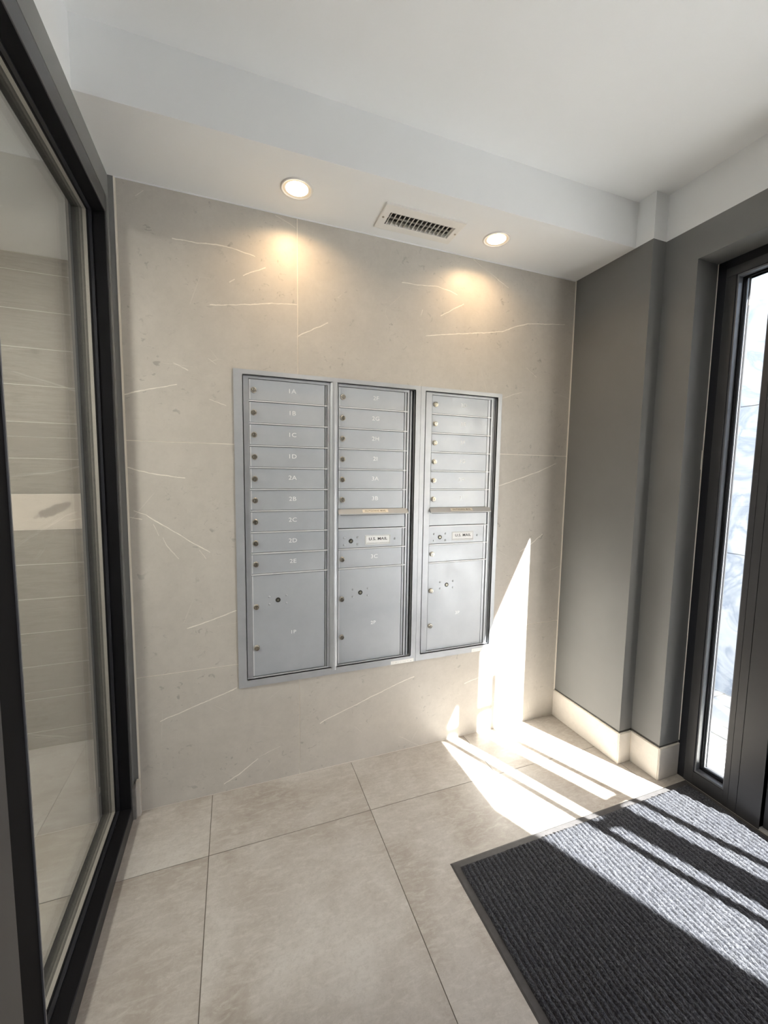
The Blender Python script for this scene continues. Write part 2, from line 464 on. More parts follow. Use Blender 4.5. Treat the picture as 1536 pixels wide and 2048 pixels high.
# ------------------------------------------------------------------ BACK WALL (mailbox wall)
OPX0, OPX1, OPZ0, OPZ1 = 0.398, 1.632, 0.474, 1.763      # hole for the cabinets
def xz_boxes(rects, y0, y1): return [(a, y0, b, c, y1, d) for a, b, c, d in rects]
wbk = obj('wall_back', boxes(*xz_boxes(rect_minus((-0.14, -0.05, 2.42, HC + 0.12), (OPX0, OPZ0, OPX1, OPZ1)), 0.0012, 0.15)), GROUT, kind='structure',
          label='back wall clad in large beige veined stone-look tiles around the mailboxes', cat='wall')
zr = [0.0, 0.561, 1.482, H]
xr = [0.0, 0.635, 2.087]
for i in range(2):
    for j in range(3):
        g = 0.0014
        r = (xr[i] + (g if i else 0.004), zr[j] + (g if j else 0.003), xr[i + 1] - (g if i == 0 else 0.004), zr[j + 1] - (g if j < 2 else 0.0))
        own = [k for k, pl in enumerate(VEINS) if r[0] <= sum(p[0] for p in pl) / len(pl) <= r[2] and r[1] <= sum(p[1] for p in pl) / len(pl) <= r[3]]
        obj('wall_tile', boxes(*xz_boxes(rect_minus(r, (OPX0, OPZ0, OPX1, OPZ1)), 0.0, 0.0013)), stone('veined_stone_tile', STONE_BASE, own), wbk)

# ------------------------------------------------------------------ CEILING and SOFFIT
ce = obj('ceiling', boxes((-0.14, YB, HC, 2.42, 0.0, HC + 0.12)), WHITE, kind='structure', label='smooth white painted ceiling above the lobby', cat='ceiling')
VX0, VX1, VY0, VY1 = 0.966, 1.262, -0.186, -0.101
rects = rect_minus((-0.02, SOF, W2, 0.0012), (VX0, VY0, VX1, VY1))
obj('soffit', boxes(*[(a, b, H, c, d, HC) for a, b, c, d in rects]), WHITE, ce, bevel=0)
obj('ceiling_seam', boxes((0.0, -0.004, H - 0.003, W, 0.0, H)), WHITE, ce)

# ------------------------------------------------------------------ RIGHT WALL with jogs
OY0, OY1, OZ = -0.565, -2.80, 2.261                        # entrance opening
XO = 2.42
wr = obj('wall_right', boxes((W, -0.424, -0.05, XO, 0.0012, H), (W2, OY0, -0.05, XO, -0.424, H), (W2, OY1, OZ, XO, OY0, H), (W2, YB, -0.05, XO, OY1, H)), DARK,
         kind='structure', label='dark grey painted right wall stepping back twice towards the glazed entrance', cat='wall')
obj('white_upper_wall', boxes((W, -0.424, H, XO, 0.0, HC), (W2, YB, H, XO, -0.424, HC)), WHITE, wr, label='white painted band above the dark grey paint')
obj('caulk', boxes((W - 0.004, -0.004, 0.155, W, 0.0, H)), GROUT, wr)
# peeling caulk along the entrance frame
pts = []
random.seed(3)
for k in range(26):
    z = 0.165 + k * 0.083
    w = random.choice([0.0003, 0.0005, 0.0008, 0.0012]) if not (1.27 < z < 1.5) else random.choice([0.002, 0.005, 0.006])
    pts.append((FX0 - w, OY0 - 0.0035, z, FX0 + 0.0, OY0, z + 0.083))
obj('peeling_caulk', boxes(*pts), GROUT, wr)

bbh = 0.153
bb = obj('baseboard_right', boxes((W - 0.0065, -0.424, 0, W, 0.0, bbh - 0.0015), (W - 0.0065, -0.4305, 0, W2 - 0.0065, -0.424, bbh - 0.0015), (W2 - 0.0065, OY0 - 0.0065, 0, W2, -0.4305, bbh - 0.0015),
                                (W2, OY0 - 0.0065, 0, FX0, OY0, bbh - 0.0015)), GROUT, kind='structure', label='beige stone skirting along the dark grey wall', cat='baseboard')
e = 0.003
STRIP = speckled('dark_wall_strip', (0.045, 0.043, 0.038), 0.8, 0.3, 40)  # dark strip laid on the wall just above the skirting
obj('dark_line', boxes((W - 0.0008, -0.424, bbh, W, -0.001, bbh + 0.006), (W - 0.0008, -0.4248, bbh, W2 - 0.001, -0.424, bbh + 0.007), (W2 - 0.0008, OY0 - 0.0008, bbh, W2, -0.4248, bbh + 0.008), (W2 - 0.0008, OY0 - 0.0008, bbh, FX0 - 0.006, OY0, bbh + 0.006)), STRIP, bb, label='thin dark line above the skirting')
obj('skirting_tile', boxes((W - 0.009, -0.430 + e, 0.002, W - 0.0065, -e, bbh - 0.004)), SKIRT, bb)
obj('skirting_tile', boxes((W - 0.0065 + e, -0.433, 0.002, W2 - 0.012, -0.4305, bbh - 0.004)), SKIRT, bb)
obj('skirting_tile', boxes((W2 - 0.009, OY0 - 0.0065 + e, 0.002, W2 - 0.0065, -0.4345, bbh - 0.004)), SKIRT, bb)
obj('skirting_tile', boxes((W2 - 0.0065 + e, OY0 - 0.009, 0.002, FX0 - 0.004, OY0 - 0.0065, bbh - 0.004)), SKIRT, bb)

# wall behind the camera
obj('wall_front', boxes((-0.14, YB - 0.12, -0.05, XO, YB, HC + 0.12)), DARK, kind='structure', label='dark grey wall closing the lobby opposite the mailboxes', cat='wall')

# ------------------------------------------------------------------ ENTRANCE FRAME, SIDELIGHT
XB = 2.385
tr = obj('trim_1', boxes((FX0, -0.60, 0.0, XB, OY0, OZ), (FX0, OY1, 0.0, XB, -2.755, OZ), (FX0, -2.755, 2.19, XB, -0.60, OZ)), FRAME, kind='structure',
         label='black aluminium outer frame of the glazed entrance', cat='door frame', bevel=0.0015)
obj('jamb', boxes((FX0 - 0.004, -0.640, 0.0, XB, -0.6015, 2.19)), FRAME2, tr, bevel=0.0015)
obj('mullion', boxes((FX0 - 0.004, -0.778, 0.0, XB, -0.760, 2.19), (FX0 - 0.004, -0.8085, 0.0, XB, -0.7795, 2.19), (FX0 - 0.004, -0.889, 0.0, XB, -0.8105, 2.19), (FX0, -0.889, 0.0, XB, -0.76, 2.19)), FRAME2, tr)
obj('bottom_rail', boxes((FX0 - 0.004, -0.760, 0.0, XB, -0.640, 0.062)), FRAME2, tr, bevel=0.0015)
obj('head_rail', boxes((FX0 - 0.004, -0.760, 2.19, XB, -0.6015, 2.225)), FRAME2, tr, bevel=0.0015)
obj('threshold', boxes((FX0 + 0.0, -2.755, 0.0, XB, -0.889, 0.008)), STEEL, tr)

w1 = empty('window_1', (2.33, -0.70, 0.06), kind='structure', label='narrow glazed sidelight beside the entrance door', cat='window')
obj('glazing_bead', boxes((FX0 + 0.002, -0.646, 0.062, 2.318, -0.640, 2.19), (FX0 + 0.002, -0.760, 0.062, 2.318, -0.754, 2.19),
                          (FX0 + 0.002, -0.754, 0.062, 2.318, -0.646, 0.070), (FX0 + 0.002, -0.754, 2.182, 2.318, -0.646, 2.19)), BEAD, w1)
obj('gasket', boxes((2.318, -0.651, 0.066, 2.330, -0.640, 2.186), (2.318, -0.760, 0.066, 2.330, -0.751, 2.186), (2.318, -0.752, 0.066, 2.330, -0.650, 0.077), (2.318, -0.752, 2.176, 2.330, -0.650, 2.186),
                    (2.344, -0.656, 0.062, 2.352, -0.640, 2.19), (2.344, -0.760, 0.062, 2.352, -0.747, 2.19)), GASKET, w1)
obj('spacer', boxes((2.3325, -0.655, 0.070, 2.342, -0.648, 2.182), (2.3325, -0.754, 0.070, 2.342, -0.749, 2.182), (2.3325, -0.749, 0.070, 2.342, -0.655, 0.080)), BEAD, w1)
obj('glass_pane', pane(2.331, -0.756, -0.644, 0.066, 2.186), GLASS, w1)
obj('glass_pane', pane(2.343, -0.756, -0.644, 0.066, 2.186), GLASS, w1)

# ------------------------------------------------------------------ ENTRANCE DOOR LEAVES
def leaf(name, y0, y1, g0, g1, label, handles=()):
    """leaf from y0 (nearer the mailbox wall) to y1; glass from g0 to g1"""
    X0, X1, ZB, ZT, GB, GT = 2.300, 2.350, 0.010, 2.186, 0.150, 2.040
    d = empty(name, (2.325, (y0 + y1) / 2, ZB), kind='structure', label=label, cat='door')
    obj('stile', boxes((X0, g0, ZB, X1, y0, ZT)), FRAME2, d, bevel=0.0015)
    obj('stile', boxes((X0, y1, ZB, X1, g1, ZT)), FRAME2, d, bevel=0.0015)
    obj('rail', boxes((X0, g1, ZB, X1, g0, GB)), FRAME2, d, bevel=0.0015, label='bottom rail')
    obj('rail', boxes((X0, g1, GT, X1, g0, ZT)), FRAME2, d, bevel=0.0015, label='top rail')
    obj('gasket', boxes((2.318, g0 - 0.006, GB, 2.332, g0, GT), (2.318, g1, GB, 2.332, g1 + 0.006, GT), (2.318, g1, GB, 2.332, g0, GB + 0.006), (2.318, g1, GT - 0.006, 2.332, g0, GT)), GASKET, d)
    obj('glass_pane', pane(2.325, g1, g0, GB, GT), GLASS, d)
    for (hx, fx, z0, z1, brs, yh) in handles:
        hd = obj('pull_handle', join([cyl((hx, yh, z0), (hx, yh, z1), 0.0175, seg=20)]), FRAME, d, smooth=False)
        for bz in brs:
            obj('handle_bracket', join([cyl((hx, yh, bz), ((hx + fx) / 2, yh, bz - 0.004), 0.016, 0.018, 14), cyl(((hx + fx) / 2, yh, bz - 0.004), (fx, yh, bz - 0.02), 0.018, 0.022, 14)]), FRAME, hd)
    return d
leaf('door_1', -0.8945, -1.797, -0.965, -1.704, 'glazed black aluminium entrance door leaf beside the narrow sidelight',
     handles=((2.4685, 2.350, 0.42, 1.96, (1.79, 1.11, 0.43), -1.774), (2.1815, 2.300, 0.20, 1.88, (1.70, 1.04, 0.38), -1.774)))
leaf('door_2', -1.800, -2.752, -1.889, -2.655, 'second glazed entrance door leaf, farther from the mailbox wall')

# ------------------------------------------------------------------ LEFT PARTITION
PX = -0.02
wl = obj('wall_left', boxes((-0.14, YB, H - 0.001, PX, 0.0, HC), (-0.14, YB, -0.05, PX, -2.85, H)), WHITE, kind='structure', label='white wall strip above the glazed partition on the left', cat='wall')
obj('grey_surround', boxes((-0.14, -2.85, 2.312, PX, 0.0, H - 0.001), (-0.14, -0.024, 0.0, PX, 0.0, 2.312)), DARK, wl, label='dark grey painted surround of the partition')
obj('caulk', boxes((-0.003, -0.003, 0.14, 0.001, 0.0, H)), GROUT, wl)
obj('surround_return', boxes((PX, -0.0015, 0.0, -0.003, 0.0, H)), DARK, wl)
obj('skirting_stub', boxes((-0.010, -0.020, 0.0, 0.003, 0.0, 0.145)), SKIRT, wl)
obj('skirting_stub', boxes((PX, -0.034, 0.0, -0.010, -0.004, 0.13)), DUCT, wl, label='grey end of the skirting')

w2 = empty('window_2', (-0.07, -0.45, 0.0), kind='structure', label='tall fixed glass pane in a black frame between lobby and hall', cat='window')
ZH, ZL, YJ, YM = 2.250, 0.058, -0.045, -0.815
obj('jamb', boxes((-0.118, YJ, 0.0, PX, -0.0265, 2.309)), FRAME2, w2, bevel=0.0015)
obj('jamb', boxes((-0.135, YJ + 0.006, 0.0, -0.120, -0.012, 2.3)), BEAD, w2, label='grey hall-side jamb trim')
obj('head_rail', boxes((-0.118, -0.897, ZH, PX, YJ, 2.309)), FRAME2, w2, bevel=0.0015)
obj('bottom_rail', boxes((-0.118, -0.897, 0.0, PX, YJ, ZL)), FRAME, w2, bevel=0.0015)
obj('mullion', boxes((-0.118, -0.897, ZL, PX, YM, ZH)), GASKET, w2, bevel=0.0015)
obj('edge_trim', boxes((PX, YM - 0.004, ZL, PX + 0.003, YM, ZH)), BEAD, w2)
def ring(x0, x1, a, ins=0.0):
    y0, y1, z0, z1 = YM + ins, YJ - ins, ZL + ins, ZH - ins
    return [(x0, y1 - a, z0, x1, y1, z1), (x0, y0, z0, x1, y0 + a, z1), (x0, y0 + a, z0, x1, y1 - a, z0 + a), (x0, y0 + a, z1 - a, x1, y1 - a, z1)]
obj('reveal_liner', boxes(*ring(-0.060, PX - 0.003, 0.0015)), GASKET, w2)
obj('glazing_bead', boxes(*ring(-0.070, -0.060, 0.006)), FRAME, w2)
obj('gasket', boxes(*ring(-0.0748, -0.0702, 0.008)), GASKET, w2)
obj('spacer', boxes(*ring(-0.0850, -0.0750, 0.008)), SPACER, w2, label='pale metal spacer bar')
obj('outer_bead', boxes(*ring(-0.118, -0.0885, 0.006)), FRAME, w2)
obj('glass_pane', pane(-0.0726, YM + 0.002, YJ - 0.002, ZL + 0.002, ZH - 0.002), GLASSN, w2)
obj('glass_pane', pane(-0.0870, YM + 0.002, YJ - 0.002, ZL + 0.002, ZH - 0.002), GLASSN, w2)

d3 = empty('door_3', (-0.06, -1.45, 0.0), kind='structure', label='black-framed glass door leaf to the hall at the left edge', cat='door')
obj('stile', boxes((-0.095, -1.03, 0.012, -0.016, -0.900, 2.245)), FRAME2, d3, bevel=0.004)
obj('stile', boxes((-0.095, -1.94, 0.012, -0.016, -1.82, 2.245)), FRAME2, d3, bevel=0.004)
obj('rail', boxes((-0.095, -1.82, 0.012, -0.016, -1.03, 0.16)), FRAME2, d3, bevel=0.003, label='bottom rail')
obj('rail', boxes((-0.095, -1.82, 2.12, -0.016, -1.03, 2.245)), FRAME2, d3, bevel=0.003, label='top rail')
obj('glass_pane', pane(-0.055, -1.82, -1.03, 0.16, 2.12), GLASSN, d3)
obj('trim_2', boxes((-0.118, -2.85, 0.0, PX, -1.945, 2.309), (-0.118, -1.945, 2.250, PX, -0.899, 2.309)), FRAME, kind='structure', label='black frame head and side panel around the hall door', cat='door frame')

# ------------------------------------------------------------------ HALL behind the glass
wh = obj('wall_hall', boxes((-1.75, HY + 0.0015, -0.05, -0.14, HY + 0.12, 2.45)), GROUT, kind='structure', label='hall end wall of grey wood-look planks seen through the left glass', cat='wall')
zb = 0.087
edges = [0.0, 0.087] + [0.087 + 0.1667 * k for k in range(1, 14)] + [2.33]
for k in range(len(edges) - 1):
    a, b = edges[k] + 0.0012, edges[k + 1] - 0.0012
    pale = abs(edges[k] - 1.087) < 0.02
    o = obj('wall_plank', boxes((-1.70, HY + 0.0003, a, -0.142, HY + 0.0015, b)), WOODPALE if pale else WOOD, wh)
    if pale: o['label'] = 'pale plank with a dark knot'
obj('wall_hall_side', boxes((-1.75 - 0.12, YB, -0.05, -1.75, HY + 0.12, 2.45)), WHITE, kind='structure', label='white side wall of the hall beyond the glass', cat='wall')
obj('wall_hall_near', boxes((-0.14, 0.0, -0.05, -0.139, HY + 0.002, 2.45), (-1.75, YB - 0.12, -0.05, -0.14, YB, 2.45)), WHITE, kind='structure', label='white hall wall next to the plank wall', cat='wall')
obj('ceiling_hall', boxes((-1.75, YB, 2.33, -0.141, HY, 2.45)), WHITE, kind='structure', label='white hall ceiling beyond the left glass', cat='ceiling')

# ------------------------------------------------------------------ RECESSED LIGHTS
LENS = mat('lamp_lens', (1, 0.95, 0.85), 0.4, emit=(1.0, 0.86, 0.62), estr=9)
LENSRIM = mat('lamp_lens_rim', (0.55, 0.48, 0.40), 0.4, emit=(1.0, 0.80, 0.52), estr=0.22)
TRIM = mat('lamp_trim', (0.72, 0.69, 0.66), 0.35)
def downlight(x, y, z, label, energy, spot=True, group='recessed downlights in the soffit'):
    r = empty('recessed_light', (x, y, z), label=label, cat='light', group=group)
    obj('trim_ring', join([lathe([(0.050, -0.001), (0.0505, 0.0035), (0.056, 0.005), (0.0585, 0.003), (0.059, -0.001)], (x, y, z), 'Z-', 40, close=False)]), TRIM, r, smooth=True)
    obj('lens_rim', join([lathe([(0.0395, -0.001), (0.0395, 0.0008), (0.0500, 0.0012), (0.0500, -0.001)], (x, y, z), 'Z-', 40, close=False)]), LENSRIM, r)
    obj('lens', join([lathe([(0.040, -0.001), (0.040, 0.0014), (0.03, 0.0014), (0.001, 0.0016)], (x, y, z), 'Z-', 40)]), LENS, r, smooth=False)
    ld = bpy.data.lights.new('lamp', 'AREA'); ld.shape = 'DISK'; ld.size = 0.08; ld.spread = math.radians(150)
    ld.energy = energy; ld.color = (1.0, 0.68, 0.36)
    lo = bpy.data.objects.new('lamp', ld); COL.objects.link(lo)
    lo.location = (x, y, z - 0.007); lo.parent = r; lo.matrix_parent_inverse = Matrix.Translation(-Vector((x, y, z)))
    return r
downlight(0.609, -0.172, H, 'round white recessed downlight glowing warm, left of the air vent', 1.2)
downlight(1.468, -0.170, H, 'round white recessed downlight glowing warm, right of the air vent', 1.2)
LENS_COOL = mat('fill_lamp_lens', (1, 0.97, 0.9), 0.4, emit=(1.0, 0.93, 0.82), estr=6)

def add_fill_light(name, x, y, z, r, e, label, col=(1, 0.93, 0.84)):
    p = empty(name, (x, y, z), label=label, cat='light')
    obj('trim_ring', join([lathe([(r, -0.001), (r, 0.02), (r + 0.012, 0.022), (r + 0.014, -0.001)], (x, y, z), 'Z-', 40, close=False)]), TRIM, p)
    obj('lens', join([lathe([(r, -0.001), (r, 0.015), (0.001, 0.016)], (x, y, z), 'Z-', 40)]), LENS_COOL, p)
    ld = bpy.data.lights.new('lamp', 'AREA'); ld.shape = 'DISK'; ld.size = r * 2; ld.energy = e; ld.color = col
    lo = bpy.data.objects.new('lamp', ld); COL.objects.link(lo); lo.location = (x, y, z - 0.025)
    lo.parent = p; lo.matrix_parent_inverse = Matrix.Translation(-Vector((x, y, z)))
add_fill_light('fill_light', -0.95, -0.75, 2.33, 0.15, 34, 'added unseen fill light in the hall beyond the left glass')  # made-up lamp, added out of view to brighten the plank wall
add_fill_light('fill_light', 1.05, -2.65, HC, 0.15, 6, 'added unseen fill light in the lobby behind the camera')  # made-up lamp behind the camera, added as weak fill for the lobby

# ------------------------------------------------------------------ AIR VENT
av = empty('air_vent', (1.112, -0.147, H), label='white rectangular air vent with slanted louvres in the soffit', cat='vent')
VW = mat('vent_enamel', (0.78, 0.765, 0.73), 0.4)
VG = mat('vent_blade', (0.5, 0.49, 0.48), 0.5, 0.1)
fx0, fx1, fy0, fy1 = 0.938, 1.286, -0.226, -0.068
zv = H - 0.008
def vent_frame():
    outer = [(fx0, fy0), (fx1, fy0), (fx1, fy1), (fx0, fy1)]
    o2 = [(fx0 + 0.004, fy0 + 0.004), (fx1 - 0.004, fy0 + 0.004), (fx1 - 0.004, fy1 - 0.004), (fx0 + 0.004, fy1 - 0.004)]
    inn = [(VX0 + 0.004, VY0 + 0.003), (VX1 - 0.004, VY0 + 0.003), (VX1 - 0.004, VY1 - 0.003), (VX0 + 0.004, VY1 - 0.003)]
    rings = [[(x, y, H) for x, y in outer], [(x, y, zv + 0.001) for x, y in outer], [(x, y, zv) for x, y in o2], [(x, y, zv + 0.001) for x, y in inn], [(x, y, H + 0.012) for x, y in inn]]
    vs = [p for r in rings for p in r]; fs = []
    for k in range(4):
        for i in range(4):
            j = (i + 1) % 4; fs.append((k * 4 + i, k * 4 + j, k * 4 + 4 + j, k * 4 + 4 + i))
    me = bpy.data.meshes.new('vent_frame'); me.from_pydata(vs, [], fs); me.update(); return me
obj('frame', vent_frame(), VW, av)
n = 15
for k in range(n):
    x = VX0 + 0.012 + k * (VX1 - VX0 - 0.026) / (n - 1)
    me = bpy.data.meshes.new('blade')
    a, th, hgt = 0.004, 0.0011, 0.013
    vs = [(x - th, VY0 + .003, zv + 0.002), (x + th, VY0 + .003, zv + 0.002), (x + a + th, VY0 + .003, zv + hgt), (x + a - th, VY0 + .003, zv + hgt)]
    vs += [(p[0], VY1 - .003, p[2]) for p in vs]
    me.from_pydata(vs, [], [(0, 3, 2, 1), (4, 5, 6, 7), (0, 1, 5, 4), (1, 2, 6, 5), (2, 3, 7, 6), (3, 0, 4, 7)]); me.update()
    obj('louvre', me, VW, av)
for y in (-0.163, -0.131):
    obj('crossbar', boxes((VX0 + 0.004, y - 0.005, zv + 0.015, VX1 - 0.004, y + 0.005, zv + 0.0165)), VG, av)
obj('duct_box', boxes((VX0, VY0, H + 0.075, VX1, VY1, H + 0.08), (VX0, VY0, H + 0.001, VX0 + 0.002, VY1, H + 0.075), (VX1 - 0.002, VY0, H + 0.001, VX1, VY1, H + 0.075),
                      (VX0, VY0, H + 0.001, VX1, VY0 + 0.002, H + 0.075), (VX0, VY1 - 0.002, H + 0.001, VX1, VY1, H + 0.075)), DUCT, av)
for x in (0.951, 1.275):
    obj('screw', join([lathe([(0.0045, -0.0005), (0.0045, 0.0015), (0.002, 0.0025)], (x, -0.147, zv), 'Z-', 14)]), NICKEL, av)

# ------------------------------------------------------------------ MAILBOXES
YD = 0.012                                     # door plane, set back behind the trim
k_ = (YD - CY) / (0 - CY)
def px(x): return CX + (x - CX) * k_           # measured on the wall plane -> door plane
def pz(z): return CZ + (z - CZ) * k_

LOCK = join([lathe([(0.0122, 0.0), (0.0122, 0.002), (0.0112, 0.003), (0.0108, 0.0085), (0.0098, 0.010), (0.0078, 0.0102)], (0, 0, 0), 'Y-', 24, close=False),
             lathe([(0.0078, 0.0102), (0.0076, 0.0075), (0.0064, 0.0075)], (0, 0, 0), 'Y-', 24, close=False),
             lathe([(0.0064, 0.0075), (0.0062, 0.0098), (0.0005, 0.0098)], (0, 0, 0), 'Y-', 24, close=False),
             cyl((0.0003, -0.0098, -0.0045), (0.0003, -0.0098, 0.0045), 0.0013, seg=6)])
for mm in (NICKEL, DARKHOLE): LOCK.materials.append(mm)
for p in LOCK.polygons:
    r = (p.center.x ** 2 + p.center.z ** 2) ** 0.5
    if 0.0064 < r < 0.00775 or len(p.vertices) != 4 or (abs(p.center.x) < 0.0025 and p.center.y < -0.0099 and r < 0.006): p.material_index = 1
RIV = join([lathe([(0.0050, 0.0), (0.0046, 0.0015), (0.003, 0.0026), (0.0005, 0.003)], (0, 0, 0), 'Y-', 14)]); RIV.materials.append(SILVER2)
for p in RIV.polygons: p.use_smooth = True
KEYH = join([lathe([(0.0105, 0.0), (0.0105, 0.0012), (0.0085, 0.0012), (0.0085, 0.0004), (0.0005, 0.0004)], (0, 0, 0), 'Y-', 24)]); KEYH.materials.append(DARKHOLE)
CORE = join([lathe([(0.0055, 0.0), (0.0055, 0.002), (0.0005, 0.002)], (0, 0, 0), 'Y-', 18)]); CORE.materials.append(BRASS)
CORE2 = boxes((-0.0035, -0.0028, -0.0008, 0.0035, -0.0019, 0.0008)); CORE2.materials.append(DARKHOLE)

def lock(parent, x, z, y=YD - 0.004):
    l = obj('lock', LOCK, None, parent, (x, y, z))
    return l

def number(parent, s, x, z, size=0.0255):
    obj('door_number', text_mesh(s, size, (x, YD - 0.0041, z), sx=1.15), LETTER, parent)

def door(unit, x0, x1, z1, z0, label, num=None, has_lock=True, name='mailbox_door', xoff=0.0):
    """a flat tin door with a raised left edge; x,z measured on the wall plane"""
    X0, X1, Z0, Z1 = px(x0), px(x1), pz(z0), pz(z1)
    d = obj(name, boxes((X0 + 0.001, YD - 0.004, Z0 + 0.0012, X1 - 0.001, YD + 0.004, Z1 - 0.0012)), SILVER, unit, bevel=0.0009, label=label)
    if has_lock: lock(d, px(x0 + 0.018), pz((z0 + z1) / 2 - 0.0015))
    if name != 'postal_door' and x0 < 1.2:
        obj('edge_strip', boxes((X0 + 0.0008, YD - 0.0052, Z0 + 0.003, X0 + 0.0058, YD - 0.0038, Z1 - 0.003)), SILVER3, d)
    if num: number(d, num, px(x0 + 0.171), pz((z0 + z1) / 2 + 0.004))
    return d

def key_plate(parent, x, z, w, h):
    for i, (dx, dz) in enumerate(((-w, h), (w, h), (-w, -h), (w, -h))):
        obj('rivet', RIV, None, parent, (px(x + dx), YD - 0.004, pz(z + dz)))
    obj('keyhole', KEYH, None, parent, (px(x), YD - 0.004, pz(z)))
    obj('keyhole_core', CORE, None, parent, (px(x), YD - 0.0043, pz(z)))

ROW = 0.0895
ZT = 1.7455

def cabinet_body(unit, X0, X1, Z0, Z1, depth=0.12):
    obj('cabinet_body', boxes((X0, 0.028, Z0, X1, depth, Z1), (X0, 0.004, Z0, X0 + 0.002, 0.028, Z1), (X1 - 0.002, 0.004, Z0, X1, 0.028, Z1),
                              (X0 + 0.002, 0.004, Z1 - 0.002, X1 - 0.002, 0.028, Z1), (X0 + 0.002, 0.004, Z0, X1 - 0.002, 0.028, Z0 + 0.002)), GASKET2, unit)

GASKET2 = mat('cabinet_inside', (0.16, 0.165, 0.175), 0.5)
def trim_frame(unit, x0, x1, z0, z1, ox0, ox1, oz0, oz1):
    rects = rect_minus((x0, z0, x1, z1), (ox0, oz0, ox1, oz1))
    # order: bottom, top, left, right strips; built as one extruded frame with returns into the wall
    bs = xz_boxes(rects, -0.0065, -0.0005)
    bs += [(ox0 - 0.002, -0.0065, oz0, ox0, 0.026, oz1), (ox1, -0.0065, oz0, ox1 + 0.002, 0.026, oz1), (ox0, -0.0065, oz0 - 0.002, ox1, 0.026, oz0), (ox0, -0.0065, oz1, ox1, 0.026, oz1 + 0.002)]
    obj('trim_frame', boxes(*bs), SILVER2, unit)

def column(unit, c0, d0, d1, h1, c1, rows, n_rows=14, hinge=True):
    """panel frame of one column: c0..c1 column, d0..d1 doors, h1 hinge strip end; rails between rows"""
    zt, zb = pz(1.7575), pz(0.4870)
    yf = YD - 0.0065
    # side rails
    obj('column_frame', boxes((px(c0), yf, zb, px(d0) - 0.0005, YD + 0.010, zt), (px(h1), yf, zb, px(c1), YD + 0.010, zt),
                              (px(d0) - 0.0005, yf, pz(ZT) + 0.0005, px(h1), YD + 0.010, zt), (px(d0) - 0.0005, yf, zb, px(h1), YD + 0.010, pz(0.4965))), SILVER2, unit, bevel=0.0008)
    for z in rows:
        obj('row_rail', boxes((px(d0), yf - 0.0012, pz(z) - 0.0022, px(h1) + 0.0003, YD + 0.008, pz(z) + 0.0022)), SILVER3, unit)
    obj('hinge_strip', boxes((px(d1) + 0.0028, YD - 0.001, pz(0.4975), px(h1) - 0.0022, YD + 0.006, pz(ZT))), SILVER2, unit)

def parcel(unit, x0, x1, num, kx, name_label):
    d = door(unit, x0, x1, 0.9395, 0.4980, name_label, None, False, 'parcel_door')
    lock(d, px(x0 + 0.017), pz(0.803)); lock(d, px(x0 + 0.017), pz(0.625))
    key_plate(d, kx, 0.826, 0.036, 0.0165)
    number(d, num, px(x0 + 0.170), pz(0.676), 0.022)
    return d

# --- wide unit (two columns)
ma = empty('mailbox_unit', (0.79, 0.0, 0.4554), label='wide silver wall mailbox unit with two columns of doors, 1A to 3C', cat='mailbox', group='silver mailbox units recessed in the stone wall')
trim_frame(ma, 0.380, 1.1995, 0.4554, 1.7794, 0.4155, 1.1725, 0.488, 1.7595)
cabinet_body(ma, 0.404, 1.186, 0.478, 1.759)
c1_rows = [ZT - ROW * k + 0.0025 for k in range(1, 10)]
column(ma, 0.4165, 0.4385, 0.7480, 0.7585, 0.7680, c1_rows)
for k, s in enumerate(['1A', '1B', '1C', '1D', '2A', '2B', '2C', '2D', '2E']):
    z1 = ZT - ROW * k; door(ma, 0.4385, 0.7480, z1, z1 - ROW + 0.005, 'silver mailbox door numbered ' + s, s)
parcel(ma, 0.4385, 0.7480, '1P', 0.545, 'large silver parcel door numbered 1P')
# rounded divider tube
tv, tf = [], []
cxm, hw = px((0.767 + 0.807) / 2), 0.0195
prof = [(-hw, 0.014)] + [(hw * math.sin(a), 0.004 - 0.017 * math.cos(a)) for a in [math.radians(q) for q in range(-90, 91, 15)]] + [(hw, 0.014)]
for zz in (pz(0.4800), pz(1.7590)):
    tv += [(cxm + a, b + 0.004, zz) for a, b in prof]
npf = len(prof)
tf = [(i, i + 1, npf + i + 1, npf + i) for i in range(npf - 1)] + [(npf - 1, 0, npf, 2 * npf - 1), tuple(range(npf))[::-1], tuple(range(npf, 2 * npf))]
obj('divider_post', join([(tv, tf)]), SILVER2, ma, smooth=False)

